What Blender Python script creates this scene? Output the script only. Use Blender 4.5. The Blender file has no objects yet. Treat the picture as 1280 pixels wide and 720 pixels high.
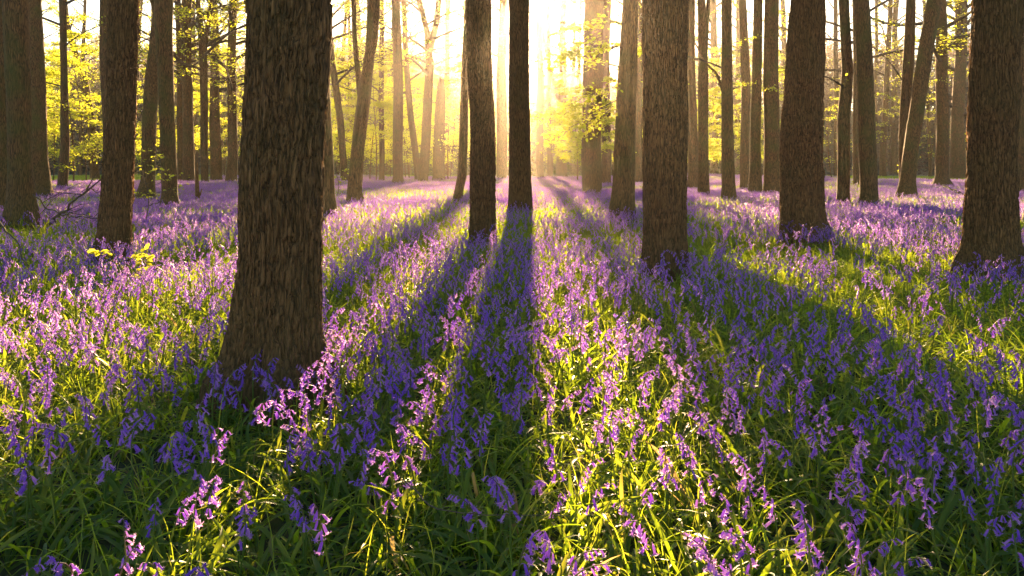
import bpy, math, random
import numpy as np
from mathutils import Vector
R_ = math.radians
F = 995.6            # focal length in pixels of the 1280-wide photo
HOR = 208.0          # horizon row
CH = 1.3             # camera height
scene = bpy.context.scene

# ------------------------------------------------------------ camera, sky, sun, exposure
cam_d = bpy.data.cameras.new('camera'); cam = bpy.data.objects.new('camera', cam_d)
scene.collection.objects.link(cam); scene.camera = cam
cam.location = (0, 0, CH); cam.rotation_euler = (R_(90), 0, 0)
cam_d.sensor_width = 36; cam_d.lens = 28; cam_d.shift_y = -(360-HOR)/1280
cam_d.clip_start = 0.05; cam_d.clip_end = 3000

SUN_EL, SUN_AZ = R_(11.6), R_(1.0)
world = bpy.data.worlds.new('World'); scene.world = world; world.use_nodes = True
wn = world.node_tree; wn.nodes.clear()
wo = wn.nodes.new('ShaderNodeOutputWorld'); wb = wn.nodes.new('ShaderNodeBackground'); sk = wn.nodes.new('ShaderNodeTexSky')
sk.sky_type = 'NISHITA'; sk.sun_disc = False; sk.sun_elevation = SUN_EL; sk.sun_rotation = SUN_AZ
sk.air_density = 1.0; sk.dust_density = 0.7; sk.ozone_density = 1.0
wb.inputs['Strength'].default_value = 0.044
wn.links.new(sk.outputs[0], wb.inputs['Color']); wn.links.new(wb.outputs[0], wo.inputs['Surface'])
sl = bpy.data.lights.new('sun', 'SUN'); sl.energy = 5.0; sl.angle = R_(0.55); sl.color = (1.0, 0.66, 0.34)
so = bpy.data.objects.new('sun', sl); scene.collection.objects.link(so)
SV = Vector((math.sin(SUN_AZ)*math.cos(SUN_EL), math.cos(SUN_AZ)*math.cos(SUN_EL), math.sin(SUN_EL)))
so.rotation_euler = SV.to_track_quat('Z', 'Y').to_euler(); so.location = SV*200
vs = scene.view_settings; vs.view_transform = 'Standard'; vs.look = 'None'; vs.exposure = 2.85; vs.gamma = 1; vs.use_curve_mapping = False
HAZE_DENSITY = 0.00038
cy = scene.cycles
cy.max_bounces = 6; cy.diffuse_bounces = 3; cy.glossy_bounces = 2; cy.transmission_bounces = 3; cy.volume_bounces = 0
cy.transparent_max_bounces = 4; cy.sample_clamp_indirect = 4; cy.use_denoising = True; cy.caustics_reflective = False; cy.caustics_refractive = False

# ------------------------------------------------------------ materials
class NT:
    def __init__(s, name):
        m = bpy.data.materials.new(name); m.use_nodes = True; s.m = m; s.t = m.node_tree; s.t.nodes.clear()
        s.out = s.t.nodes.new('ShaderNodeOutputMaterial')
    def n(s, typ, **kw):
        nd = s.t.nodes.new(typ)
        for k, v in kw.items():
            if k in nd.bl_rna.properties: setattr(nd, k, v)
            else: nd.inputs[k].default_value = v
        return nd
    def l(s, a, b): s.t.links.new(a, b)
    def ramp(s, fac, stops):
        r = s.n('ShaderNodeValToRGB'); e = r.color_ramp.elements
        while len(e) < len(stops): e.new(0.5)
        for el, (p, c) in zip(e, stops): el.position = p; el.color = (*c, 1)
        s.l(fac, r.inputs[0]); return r.outputs[0]

def leafy(name, stops, tstops, fac=0.5, rough=0.5, spec=0.3, objrand=0.35):
    """two-sided translucent plant tissue; colours chosen by the per-vertex tint (+ per-plant random)"""
    g = NT(name)
    at = g.n('ShaderNodeAttribute', attribute_name='tint'); oi = g.n('ShaderNodeObjectInfo')
    mm = g.n('ShaderNodeMath', operation='MULTIPLY_ADD'); g.l(oi.outputs['Random'], mm.inputs[0]); mm.inputs[1].default_value = objrand
    sc = g.n('ShaderNodeMath', operation='MULTIPLY'); g.l(at.outputs['Fac'], sc.inputs[0]); sc.inputs[1].default_value = 1-objrand
    g.l(sc.outputs[0], mm.inputs[2])
    c1 = g.ramp(mm.outputs[0], stops); c2 = g.ramp(mm.outputs[0], tstops)
    p = g.n('ShaderNodeBsdfPrincipled', Roughness=rough); p.inputs['Specular IOR Level'].default_value = spec
    g.l(c1, p.inputs['Base Color'])
    tr = g.n('ShaderNodeBsdfTranslucent'); g.l(c2, tr.inputs['Color'])
    mx = g.n('ShaderNodeMixShader', Fac=fac); g.l(p.outputs[0], mx.inputs[1]); g.l(tr.outputs[0], mx.inputs[2])
    g.l(mx.outputs[0], g.out.inputs['Surface']); return g.m

def bark(name, dark, light, moss, zs=1.0, bump=0.6, scale=1.0, mossmax=0.5):
    g = NT(name)
    tc = g.n('ShaderNodeTexCoord'); mp = g.n('ShaderNodeMapping'); mp.inputs['Scale'].default_value = (26*scale, 26*scale, 4.2*zs*scale)
    g.l(tc.outputs['Object'], mp.inputs[0])
    wz = g.n('ShaderNodeTexNoise', Scale=3.0, Detail=3.0); g.l(tc.outputs['Object'], wz.inputs['Vector'])
    va = g.n('ShaderNodeVectorMath', operation='MULTIPLY_ADD'); g.l(wz.outputs['Color'], va.inputs[0]); va.inputs[1].default_value = (2.2, 2.2, 2.2); g.l(mp.outputs[0], va.inputs[2])
    vo = g.n('ShaderNodeTexVoronoi', feature='DISTANCE_TO_EDGE', Scale=1.0); g.l(va.outputs[0], vo.inputs['Vector'])
    nz = g.n('ShaderNodeTexNoise', Scale=2.2, Detail=6.0, Roughness=0.65); g.l(va.outputs[0], nz.inputs['Vector'])
    m3 = g.n('ShaderNodeMapping'); m3.inputs['Scale'].default_value = (1.5, 1.5, 0.5); g.l(va.outputs[0], m3.inputs[0]); rn = g.n('ShaderNodeTexNoise', Scale=1.0, Detail=3.0, Roughness=0.5); g.l(m3.outputs[0], rn.inputs['Vector'])
    a1 = g.n('ShaderNodeMath', operation='MULTIPLY_ADD'); g.l(rn.outputs['Fac'], a1.inputs[0]); a1.inputs[1].default_value = 2; a1.inputs[2].default_value = -1
    a2 = g.n('ShaderNodeMath', operation='ABSOLUTE'); g.l(a1.outputs[0], a2.inputs[0]); rd = g.n('ShaderNodeMapRange'); g.l(a2.outputs[0], rd.inputs[0]); rd.inputs[2].default_value = 0.32
    rr = g.n('ShaderNodeMapRange'); g.l(vo.outputs['Distance'], rr.inputs[0]); rr.inputs[1].default_value = 0; rr.inputs[2].default_value = 0.28
    ml = g.n('ShaderNodeMath', operation='MULTIPLY_ADD'); g.l(nz.outputs['Fac'], ml.inputs[0]); ml.inputs[1].default_value = 0.9
    av = g.n('ShaderNodeMath', operation='MULTIPLY'); g.l(rr.outputs[0], av.inputs[0]); av.inputs[1].default_value = 0.55; aw = g.n('ShaderNodeMath', operation='MULTIPLY_ADD'); g.l(rd.outputs[0], aw.inputs[0]); aw.inputs[1].default_value = 0.5; g.l(av.outputs[0], aw.inputs[2]); g.l(aw.outputs[0], ml.inputs[2])
    hh = g.n('ShaderNodeMath', operation='MULTIPLY'); g.l(ml.outputs[0], hh.inputs[0]); hh.inputs[1].default_value = 0.55
    c = g.ramp(hh.outputs[0], [(0.25, dark), (0.50, tuple((a+b)/2 for a, b in zip(dark, light))), (0.86, light)])  # bark tones, cracks darkened to paint in relief shade the bump barely shows
    big = g.n('ShaderNodeTexNoise', Scale=1.7, Detail=4.0); g.l(tc.outputs['Object'], big.inputs['Vector'])
    mr = g.n('ShaderNodeMapRange'); g.l(big.outputs['Fac'], mr.inputs[0]); mr.inputs[1].default_value = 0.42; mr.inputs[2].default_value = 0.68; mr.inputs[4].default_value = mossmax
    sx_ = g.n('ShaderNodeSeparateXYZ'); g.l(tc.outputs['Object'], sx_.inputs[0]); ft = g.n('ShaderNodeMapRange'); g.l(sx_.outputs['Z'], ft.inputs[0]); ft.inputs[1].default_value = 0.15; ft.inputs[2].default_value = 1.3; ft.inputs[3].default_value = 1.1; ft.inputs[4].default_value = 0.0
    fm = g.n('ShaderNodeMath', operation='MULTIPLY'); g.l(ft.outputs[0], fm.inputs[0]); g.l(big.outputs['Fac'], fm.inputs[1])     # moss grows thickest on the foot
    fx = g.n('ShaderNodeMath', operation='MAXIMUM'); g.l(fm.outputs[0], fx.inputs[0]); g.l(mr.outputs[0], fx.inputs[1])
    mix = g.n('ShaderNodeMix', data_type='RGBA'); g.l(fx.outputs[0], mix.inputs[0]); g.l(c, mix.inputs[6]); mix.inputs[7].default_value = (*moss, 1)
    p = g.n('ShaderNodeBsdfPrincipled', Roughness=0.85); p.inputs['Specular IOR Level'].default_value = 0.25
    g.l(mix.outputs[2], p.inputs['Base Color'])
    bp = g.n('ShaderNodeBump', Strength=bump, Distance=0.045); g.l(hh.outputs[0], bp.inputs['Height']); g.l(bp.outputs[0], p.inputs['Normal'])
    g.l(p.outputs[0], g.out.inputs['Surface']); return g.m

M = {}
M['bark'] = bark('furrowed_bark', (0.035, 0.018, 0.008), (0.40, 0.19, 0.072), (0.13, 0.095, 0.028), bump=1.0, scale=1.45, mossmax=0.4)
M['bark_mossy'] = bark('mossy_bark', (0.028, 0.016, 0.007), (0.33, 0.165, 0.062), (0.11, 0.105, 0.025), bump=1.0, scale=1.3, mossmax=0.8)
M['bark_far'] = bark('smooth_bark', (0.035, 0.018, 0.009), (0.24, 0.115, 0.046), (0.08, 0.075, 0.022), scale=0.7, bump=0.5, mossmax=0.6)
M['twig'] = bark('twig_bark', (0.05, 0.03, 0.02), (0.16, 0.11, 0.08), (0.1, 0.08, 0.05), scale=2, bump=0.2, mossmax=0.2)
M['leaf'] = leafy('beech_leaf', [(0, (0.05, 0.10, 0.015)), (1, (0.12, 0.17, 0.03))], [(0, (0.5, 0.62, 0.03)), (0.6, (0.8, 0.80, 0.05)), (1, (0.88, 0.80, 0.12))], fac=0.7)
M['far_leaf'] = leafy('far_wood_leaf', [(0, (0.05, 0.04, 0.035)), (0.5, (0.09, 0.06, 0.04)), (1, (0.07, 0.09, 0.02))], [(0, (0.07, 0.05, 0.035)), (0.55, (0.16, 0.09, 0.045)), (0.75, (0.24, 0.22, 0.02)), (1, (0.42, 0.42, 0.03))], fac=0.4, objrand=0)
M['blade'] = leafy('bluebell_leaf', [(0, (0.022, 0.075, 0.018)), (0.6, (0.045, 0.12, 0.022)), (0.88, (0.08, 0.14, 0.03)), (0.95, (0.17, 0.12, 0.055))], [(0, (0.26, 0.44, 0.015)), (0.6, (0.48, 0.62, 0.02)), (0.88, (0.66, 0.68, 0.05)), (0.95, (0.5, 0.36, 0.12))], fac=0.6, rough=0.42, spec=0.4)
M['stem'] = leafy('flower_stalk', [(0, (0.07, 0.14, 0.02)), (0.7, (0.10, 0.15, 0.03)), (1, (0.12, 0.06, 0.08))], [(0, (0.35, 0.45, 0.04)), (0.7, (0.40, 0.45, 0.05)), (1, (0.4, 0.15, 0.2))], fac=0.35, rough=0.4)
M['petal'] = leafy('bluebell_petal', [(0, (0.08, 0.045, 0.50)), (0.5, (0.16, 0.08, 0.58)), (0.85, (0.30, 0.15, 0.60)), (1, (0.36, 0.18, 0.48))],
                   [(0, (0.46, 0.20, 0.88)), (0.5, (0.68, 0.35, 0.92)), (0.85, (0.90, 0.62, 0.92)), (1, (0.92, 0.66, 0.88))], fac=0.62, rough=0.42, spec=0.5, objrand=0.5)

def ground_mat():
    g = NT('forest_floor')
    tc = g.n('ShaderNodeTexCoord')
    n1 = g.n('ShaderNodeTexNoise', Scale=9.0, Detail=8.0, Roughness=0.7); g.l(tc.outputs['Object'], n1.inputs['Vector'])
    n2 = g.n('ShaderNodeTexNoise', Scale=0.35, Detail=3.0); g.l(tc.outputs['Object'], n2.inputs['Vector'])
    c = g.ramp(n1.outputs['Fac'], [(0.3, (0.018, 0.013, 0.008)), (0.5, (0.045, 0.032, 0.018)), (0.62, (0.035, 0.055, 0.014)), (0.75, (0.09, 0.07, 0.04))])
    c2 = g.ramp(n2.outputs['Fac'], [(0.35, (0.02, 0.045, 0.01)), (0.65, (0.04, 0.08, 0.015))])
    mx = g.n('ShaderNodeMix', data_type='RGBA'); mx.inputs[0].default_value = 0.45; g.l(c, mx.inputs[6]); g.l(c2, mx.inputs[7])
    p = g.n('ShaderNodeBsdfPrincipled', Roughness=0.95); g.l(mx.outputs[2], p.inputs['Base Color'])
    bp = g.n('ShaderNodeBump', Strength=0.8, Distance=0.03); g.l(n1.outputs['Fac'], bp.inputs['Height']); g.l(bp.outputs[0], p.inputs['Normal'])
    g.l(p.outputs[0], g.out.inputs['Surface']); return g.m
M['ground'] = ground_mat()
def field_mat():
    g = NT('meadow_grass'); tc = g.n('ShaderNodeTexCoord')
    n1 = g.n('ShaderNodeTexNoise', Scale=0.6, Detail=8.0); g.l(tc.outputs['Object'], n1.inputs['Vector'])
    c = g.ramp(n1.outputs['Fac'], [(0.35, (0.05, 0.10, 0.02)), (0.65, (0.10, 0.16, 0.03))])
    p = g.n('ShaderNodeBsdfPrincipled', Roughness=0.9); g.l(c, p.inputs['Base Color']); g.l(p.outputs[0], g.out.inputs['Surface']); return g.m
M['field'] = field_mat()
def water_mat():
    g = NT('lake_water'); tc = g.n('ShaderNodeTexCoord')
    n1 = g.n('ShaderNodeTexNoise', Scale=1.5, Detail=4.0); g.l(tc.outputs['Object'], n1.inputs['Vector'])
    p = g.n('ShaderNodeBsdfPrincipled', Roughness=0.12); p.inputs['Base Color'].default_value = (0.03, 0.05, 0.06, 1)
    bp = g.n('ShaderNodeBump', Strength=0.25, Distance=0.1); g.l(n1.outputs['Fac'], bp.inputs['Height']); g.l(bp.outputs[0], p.inputs['Normal'])
    g.l(p.outputs[0], g.out.inputs['Surface']); return g.m
M['water'] = water_mat()

# ------------------------------------------------------------ mesh helpers
class MB:
    def __init__(s): s.V = []; s.Fs = []; s.mi = []; s.T = []; s.nv = 0
    def add(s, V, faces, mat=0, tint=0.5):
        V = np.asarray(V, float).reshape(-1, 3)
        for f in (faces if isinstance(faces, (list, tuple)) else [faces]):
            f = np.asarray(f, np.int64)
            if len(f) == 0: continue
            s.Fs.append(f + s.nv); s.mi.append(np.full(len(f), mat, np.int32))
        t = np.asarray(tint, float)
        s.T.append(np.full(len(V), float(t)) if t.ndim == 0 else t)
        s.V.append(V); s.nv += len(V)
    def merge(s, o):
        for f, m in zip(o.Fs, o.mi): s.Fs.append(f + s.nv); s.mi.append(m)
        s.V += o.V; s.T += o.T; s.nv += o.nv
    def mesh(s, name, mats, smooth=True):
        me = bpy.data.meshes.new(name)
        V = np.concatenate(s.V); me.vertices.add(len(V)); me.vertices.foreach_set('co', V.astype(np.float32).ravel())
        tot = np.concatenate([np.full(len(f), f.shape[1], np.int32) for f in s.Fs])
        lv = np.concatenate([f.ravel() for f in s.Fs]).astype(np.int32)
        me.loops.add(len(lv)); me.loops.foreach_set('vertex_index', lv)
        me.polygons.add(len(tot))
        st = np.concatenate([[0], np.cumsum(tot)[:-1]]).astype(np.int32)
        me.polygons.foreach_set('loop_start', st)
        try: me.polygons.foreach_set('loop_total', tot)
        except Exception: pass
        me.polygons.foreach_set('material_index', np.concatenate(s.mi))
        me.polygons.foreach_set('use_smooth', np.full(len(tot), smooth))
        a = me.attributes.new('tint', 'FLOAT', 'POINT'); a.data.foreach_set('value', np.concatenate(s.T).astype(np.float32))
        for m in mats: me.materials.append(m)
        me.update(calc_edges=True); return me
    def arrays(s):
        return np.concatenate(s.V), s.Fs, s.mi, np.concatenate(s.T)

def link(name, me, parent=None, coll=None):
    o = bpy.data.objects.new(name, me); (coll or scene.collection).objects.link(o)
    if parent is not None: o.parent = parent
    return o
def tag(o, label=None, cat=None, group=None, kind=None):
    if label: o['label'] = label
    if cat: o['category'] = cat
    if group: o['group'] = group
    if kind: o['kind'] = kind
    return o
def unit(v):
    v = np.asarray(v, float); return v/np.maximum(np.linalg.norm(v, axis=-1, keepdims=True), 1e-9)

def tube(P, r, k=5, cap=False):
    P = np.asarray(P, float); n = len(P); r = np.broadcast_to(np.asarray(r, float), (n,))
    T = unit(np.gradient(P, axis=0)); ref = np.array([0, 0, 1.0]) if abs(T[:, 2]).mean() < 0.8 else np.array([1.0, 0, 0])
    A = unit(np.cross(T, ref)); B = np.cross(T, A)
    th = np.arange(k)*2*math.pi/k
    V = P[:, None] + r[:, None, None]*(np.cos(th)[None, :, None]*A[:, None] + np.sin(th)[None, :, None]*B[:, None])
    i = np.arange(n-1)[:, None]*k; j = np.arange(k)[None]; j2 = (j+1) % k
    Q = np.stack([i+j, i+j2, i+k+j2, i+k+j], -1).reshape(-1, 4)
    V = V.reshape(-1, 3); fs = [Q]
    if cap: fs.append(np.array([list(range((n-1)*k, n*k))]))
    return V, fs

def frames(D, up=None, spin=None):
    """rotation matrices (n,3,3) whose local x runs along D, z roughly up"""
    D = unit(D); n = len(D)
    U = np.tile([0, 0, 1.0], (n, 1)) if up is None else np.asarray(up, float)
    Y = np.cross(U, D); bad = np.linalg.norm(Y, axis=1) < 1e-3; Y[bad] = [0, 1, 0]; Y = unit(Y); Z = np.cross(D, Y)
    if spin is not None:
        c, s_ = np.cos(spin)[:, None], np.sin(spin)[:, None]; Y, Z = c*Y+s_*Z, -s_*Y+c*Z
    return np.stack([D, Y, Z], -1)
def scatter(mb, V, fs, Rm, t, s, mat=0, tint=None):
    n, m = len(t), len(V); s = np.broadcast_to(s, (n,))
    W = np.einsum('nij,mj->nmi', Rm, V)*s[:, None, None] + t[:, None]
    off = (np.arange(n)*m)
    faces = [(f[None]+off[:, None, None]).reshape(-1, f.shape[1]) for f in fs]
    tt = np.repeat(np.full(n, 0.5) if tint is None else tint, m)
    mb.add(W.reshape(-1, 3), faces, mat, tt)

_rs = np.random.RandomState(5); _tab = _rs.rand(4096)
def vnoise(P):
    P = np.asarray(P, float); i = np.floor(P).astype(np.int64); f = P-i; f = f*f*(3-2*f)
    def h(a, b, c): return _tab[((a*374761 + b*668265 + c*217645 + ((a*31) ^ (b*57) ^ (c*91))*1013) & 4095)]
    r = 0
    for dx in (0, 1):
        for dy in (0, 1):
            for dz in (0, 1):
                w = (f[..., 0] if dx else 1-f[..., 0])*(f[..., 1] if dy else 1-f[..., 1])*(f[..., 2] if dz else 1-f[..., 2])
                r = r + w*h(i[..., 0]+dx, i[..., 1]+dy, i[..., 2]+dz)
    return r
def fbm(P, o=4):
    a, s_, t = 1.0, 0.0, 0.0
    for k in range(o): s_ = s_ + a*vnoise(P*(2.03**k)+17.3*k); t += a; a *= 0.55
    return s_/t

def gz(x, y):
    x = np.asarray(x, float); y = np.asarray(y, float); w = np.clip((y-7)/16, 0, 1)*np.clip((125-y)/45, 0, 1)
    n = vnoise(np.stack([x/9.0+31, y/9.0+7, 0*x], -1))*.65+vnoise(np.stack([x/21.0+3, y/21.0+57, 0*x], -1))-.82
    return .34*w*n
# ------------------------------------------------------------ setting
mb = MB()
gx = np.unique(np.concatenate([np.linspace(-340, 340, 35), np.linspace(-90, 90, 121)])); gy = np.unique(np.concatenate([np.linspace(-60, 0, 7), np.linspace(0, 125, 101), np.linspace(125, 420, 20)]))
X, Y = np.meshgrid(gx, gy); Z = gz(X, Y)
V = np.stack([X, Y, Z], -1).reshape(-1, 3); nx = len(gx)
ii = (np.arange(len(gy)-1)[:, None]*nx + np.arange(nx-1)[None]).ravel()
mb.add(V, np.stack([ii, ii+1, ii+nx+1, ii+nx], -1)); tag(link('ground', mb.mesh('ground', [M['ground']])), kind='structure')
def sheet(name, x0, x1, y0, y1, z, mat):
    m = MB(); X, Y = np.meshgrid(np.linspace(x0, x1, 161), np.linspace(y0, y1, 61)); ii = (np.arange(60)[:, None]*161+np.arange(160)[None]).ravel()
    m.add(np.stack([X, Y, z+gz(X, Y)], -1).reshape(-1, 3), np.stack([ii, ii+1, ii+162, ii+161], -1)); return tag(link(name, m.mesh(name, [mat])), kind='structure')
sheet('meadow', -150, 150, 58, 118, 0.03, M['field'])
sheet('lake', -190, 200, 118.2, 150, 0.008, M['water'])

def hill_z(x, y):
    t = np.clip((np.asarray(y, float)-152)/90, 0, 1); sx = np.asarray(x, float)/np.asarray(y, float)
    side = 11+7*np.clip((np.abs(sx-.04)-.10)/.10, 0, 1)
    return t*t*(3-2*t)*side
hx = np.linspace(-330, 330, 67); hy = np.linspace(151, 400, 26); X, Y = np.meshgrid(hx, hy); mb = MB()
ii = (np.arange(len(hy)-1)[:, None]*len(hx)+np.arange(len(hx)-1)[None]).ravel()
mb.add(np.stack([X, Y, .02+hill_z(X, Y)], -1).reshape(-1, 3), np.stack([ii, ii+1, ii+len(hx)+1, ii+len(hx)], -1)); tag(link('hills', mb.mesh('hills', [M['ground']])), kind='structure')

# ------------------------------------------------------------ trees
LEAF_V = np.array([(0, 0, 0), (.28, .30, .04), (.7, .30, .03), (1, 0, -.06), (.7, -.30, .03), (.28, -.30, .04)])     # folded oval leaf, length 1
LEAF_F = [np.array([[0, 1, 2, 3], [0, 3, 4, 5]])]
def spray(mb, rng, p0, d0, L, r0, nt, nl, ls, droop=0.1, wood=0, leaf=1, k=4, tl=(0.35, 0.9), spread=1.0, twigk=3):
    """a limb with side twigs and leaves in rather flat layers"""
    n = 7; t = np.linspace(0, 1, n); d0 = unit(d0)
    side = unit(np.cross(d0, [0, 0, 1.0])); w = rng.uniform(-.14, .14, 2)
    bend = np.sin(t*rng.uniform(2, 5)+rng.uniform(0, 6)); bend -= bend[0]
    P = np.asarray(p0) + L*(t[:, None]*d0 + (t**2)[:, None]*np.array([0, 0, -droop]) + (w[0]*bend)[:, None]*side + (w[1]*.6*bend)[:, None]*np.array([0, 0, 1.0]))
    V, fs = tube(P, r0*(1-0.88*t), k); mb.add(V, fs, wood, 0.5)
    LP, LD = [], []
    for i in range(nt):
        u = 0.22+0.78*(i+rng.rand())/nt; a = u*(n-1); j = min(int(a), n-2); q = P[j]+(P[j+1]-P[j])*(a-j); T = unit(P[j+1]-P[j])
        sg = 1 if i % 2 else -1
        d = unit(T*rng.uniform(.5, 1.0)+sg*side*rng.uniform(.5, 1.1)*spread+np.array([0, 0, rng.uniform(-.25, .35)]))
        l = L*rng.uniform(*tl)*(1-.55*u)
        tt = np.linspace(0, 1, 4); jj = rng.uniform(-.1, .1, 3)
        Q = q + l*(tt[:, None]*d + (tt**2)[:, None]*(np.array([0, 0, -.12])+jj))
        V, fs = tube(Q, max(.004, r0*.28)*(1-.8*tt), twigk); mb.add(V, fs, wood, 0.5)
        if nl:
            m = max(2, int(nl*rng.uniform(.5, 1.5))); v = rng.uniform(.12, 1.02, m)
            c = q + l*(v[:, None]*d + (v**2)[:, None]*(np.array([0, 0, -.12])+jj))
            off = rng.normal(0, 1, (m, 3))*np.array([.12, .12, .09])*min(1.0, l)
            LP.append(c+off); LD.append(unit(d+rng.normal(0, .8, (m, 3))*np.array([1, 1, .5])+[0, 0, -.15]))
    if LP:
        LP = np.concatenate(LP); LD = np.concatenate(LD); m = len(LP)
        scatter(mb, LEAF_V, LEAF_F, frames(LD, spin=rng.normal(0, .5, m)), LP, ls*rng.uniform(.6, 1.25, m), leaf, rng.rand(m))
    return P

def smooth_interp(z, zs, vs_):
    return np.interp(z, zs, vs_)

TREE_N = 0
def make_tree(name, label, cat, yb, pts, H=None, mat='bark', flare=0.35, crown=True, base_z=0.25, d=None, crown_z=None, forks=(), low=(), seed=0,
              leaves=1.0, group=None, lobes=5, limbs=12, twigscale=1.0, broken=False, reach=1.0):
    """pts: (row, x, width) samples of the trunk read from the photo; unprojected at the tree's own distance d"""
    global TREE_N; TREE_N += 1; rng = np.random.RandomState(1000+TREE_N*7+seed)
    if d is None: d = F*(CH-base_z)/(yb-HOR)
    px = F/d
    pz = np.array([CH+(HOR-y)/px for y, x, w in pts]); pxx = np.array([(x-640)/px for y, x, w in pts]); pr = np.array([w/px/2 for y, x, w in pts])
    o = np.argsort(pz); pz, pxx, pr = pz[o], pxx[o], pr[o]
    ztop = pz[-1]; H = H or rng.uniform(19, 24)
    H = max(H, ztop+3) if not broken else ztop
    sl_ = 0 if len(pz) < 2 else (pxx[-1]-pxx[-2])/max(pz[-1]-pz[-2], .3)
    sl_ = np.clip(sl_, -.12, .12); zc = crown_z or (max(8.0, 0.42*H) if d < 42 else rng.uniform(5.0, 7.5))
    sunline = 596 < pts[-1][1] < 735 and d > 40
    if d >= 42 and limbs == 12 and leaves == 1.0: limbs, leaves, reach = 22, 1.8, 1.3
    if sunline: limbs, leaves, reach, zc = 9, .35, .8, max(zc, 9.0)
    bx = pxx[0]; ly = rng.uniform(-.02, .02); wob = rng.uniform(0, 6, 2)
    def axis(z):
        z = np.asarray(z, float); xx = np.interp(z, pz, pxx)
        e = np.maximum(z-ztop, 0); xx = xx + sl_*3*(1-np.exp(-e/3))
        if d > 9: xx = xx + .04*np.sin(z*.6+wob[0])*np.clip(z/2, 0, 1)*(d/40 if d < 40 else 1)
        yy = d + ly*z + .05*np.sin(z*.5+wob[1])*np.clip(z/3, 0, 1)
        return np.stack([xx, yy, z], -1)
    def rad(z):
        z = np.asarray(z, float); r = np.interp(z, pz, pr)
        if not broken: r = np.where(z > ztop, pr[-1]*np.clip(1-(z-ztop)/(H-ztop), 0.02, 1)**.75, r)
        return r
    near = d < 13
    K = 320 if d < 6 else 160 if d < 13 else 26 if d < 30 else 16
    dz = .012 if d < 6 else .02 if d < 13 else .12 if d < 30 else .25
    zv = CH + HOR/px + .3
    zz = np.concatenate([np.arange(-.48, min(zv, H), dz), np.arange(min(zv, H), H, .5), [H]]) if near else np.concatenate([np.arange(-.48, 3, dz), np.arange(3, H, .45), [H]])
    zz = np.unique(np.round(zz, 4)); zz = zz[np.concatenate([[True], np.diff(zz) > 1e-3])]
    th = np.arange(K)*2*math.pi/K
    A = axis(zz); r = rad(zz)[:, None]*np.ones(K)[None]
    zg = zz[:, None]; ph = rng.uniform(0, 6, 4)
    fl = flare*np.exp(-np.maximum(zg, 0)/.22)
    r = r*(1+fl*(1+.8*np.sin(lobes*th[None]+ph[0]+.6*np.sin(th[None]*2+ph[1]))+.35*np.sin((lobes+3)*th[None]+ph[1])))
    for _ in range(9):    # burrs and old branch scars
        zb, tb, sb = rng.uniform(.6, 9), rng.uniform(0, 6.283), rng.uniform(.05, .13); dth = (th[None]-tb+math.pi) % (2*math.pi)-math.pi; rm = float(pr.mean())
        q_ = ((zg-zb)**2+(dth*rm)**2)/sb**2; r = r+rm*rng.uniform(.05, .16)*np.exp(-q_*1.6)*(1-.9*np.exp(-q_*14)*(rng.rand() < .5))
    r = r*(1+.035*np.sin(2*th[None]+ph[2]+zg*.25)+.02*np.sin(3*th[None]+ph[3]-zg*.4))
    if near:
        R0 = pr.mean()
        u = R0*np.cos(th)[None]+0*zg; v = R0*np.sin(th)[None]+0*zg
        Pn = np.stack([u*44, v*44, zg*3.8+0*u], -1) + TREE_N*3.7
        wv = fbm(np.stack([u*9, v*9, zg*7+0*u], -1)+9, 3)*3.4
        Pn = Pn + wv[..., None]
        n1 = fbm(Pn, 3); ridge = 1-np.abs(2*n1-1)*1.9          # vertical plates with deep joints
        n2 = fbm(np.stack([u*75, v*75, zg*26+0*u], -1), 3)
        n3 = fbm(np.stack([u*4, v*4, zg*1.6+0*u], -1)+3, 2)
        r = r + (-.030*np.clip(ridge-.3, 0, 1) + .011*(n2-.5) + .13*R0*(n3-.5))
    else:
        n3 = fbm(np.stack([np.cos(th)[None]*1.3+0*zg, np.sin(th)[None]*1.3+0*zg, zg*1.1+0*th[None]], -1)+TREE_N*5.1, 3)
        r = r*(1+.16*(n3-.5))
    V = np.stack([A[:, 0:1]+r*np.cos(th)[None], A[:, 1:2]+r*np.sin(th)[None], zg+0*r], -1)
    if broken:   # splintered top
        top = zz > H-.5; V[top, :, 2] += ((np.sin(3*th+1)+.6*np.sin(7*th))*.16)[None]*((zz[top]-(H-.5))/.5)[:, None]
    org = np.array([bx, d, 0.0])
    n = len(zz); i = np.arange(n-1)[:, None]*K; j = np.arange(K)[None]; j2 = (j+1) % K
    Q = np.stack([i+j, i+j2, i+K+j2, i+K+j], -1).reshape(-1, 4)
    tk = MB(); tk.add(V.reshape(-1, 3)-org, [Q, np.array([[(n-1)*K+q for q in range(K)]])])
    for (y0, fp, fk) in forks:          # extra stems: polyline (row, x, width) leaving the trunk
        fz = [CH+(HOR-y)/px for y, x, w in fp]; fx = [(x-640)/px for y, x, w in fp]; fr = [w/px/2 for y, x, w in fp]
        if len(fz) > 1:
            k_ = 6.0; fz.append(fz[-1]+k_); fx.append(fx[-1]+(fx[-1]-fx[-2])/max(fz[-2]-fz[-3], .2)*k_*.5); fr.append(fr[-1]*.35)
        tq = np.linspace(0, 1, 26)*(len(fz)-1); ix = np.arange(len(fz))
        P = np.stack([np.interp(tq, ix, fx), d+.15*fk*tq, np.interp(tq, ix, fz)], -1)
        for _ in range(2): P[1:-1] = (P[:-2]+2*P[1:-1]+P[2:])/4
        V2, f2 = tube(P, np.interp(tq, ix, fr), 12); tk.add(V2-org, f2)
        if crown:
            m2 = tk
    root = bpy.data.objects.new(name, None); scene.collection.objects.link(root); root.location = org
    root.location.z = 0; root.empty_display_size = .3; tag(root, label, cat, group)
    link('trunk', tk.mesh('trunk', [M[mat]]), root)
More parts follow.
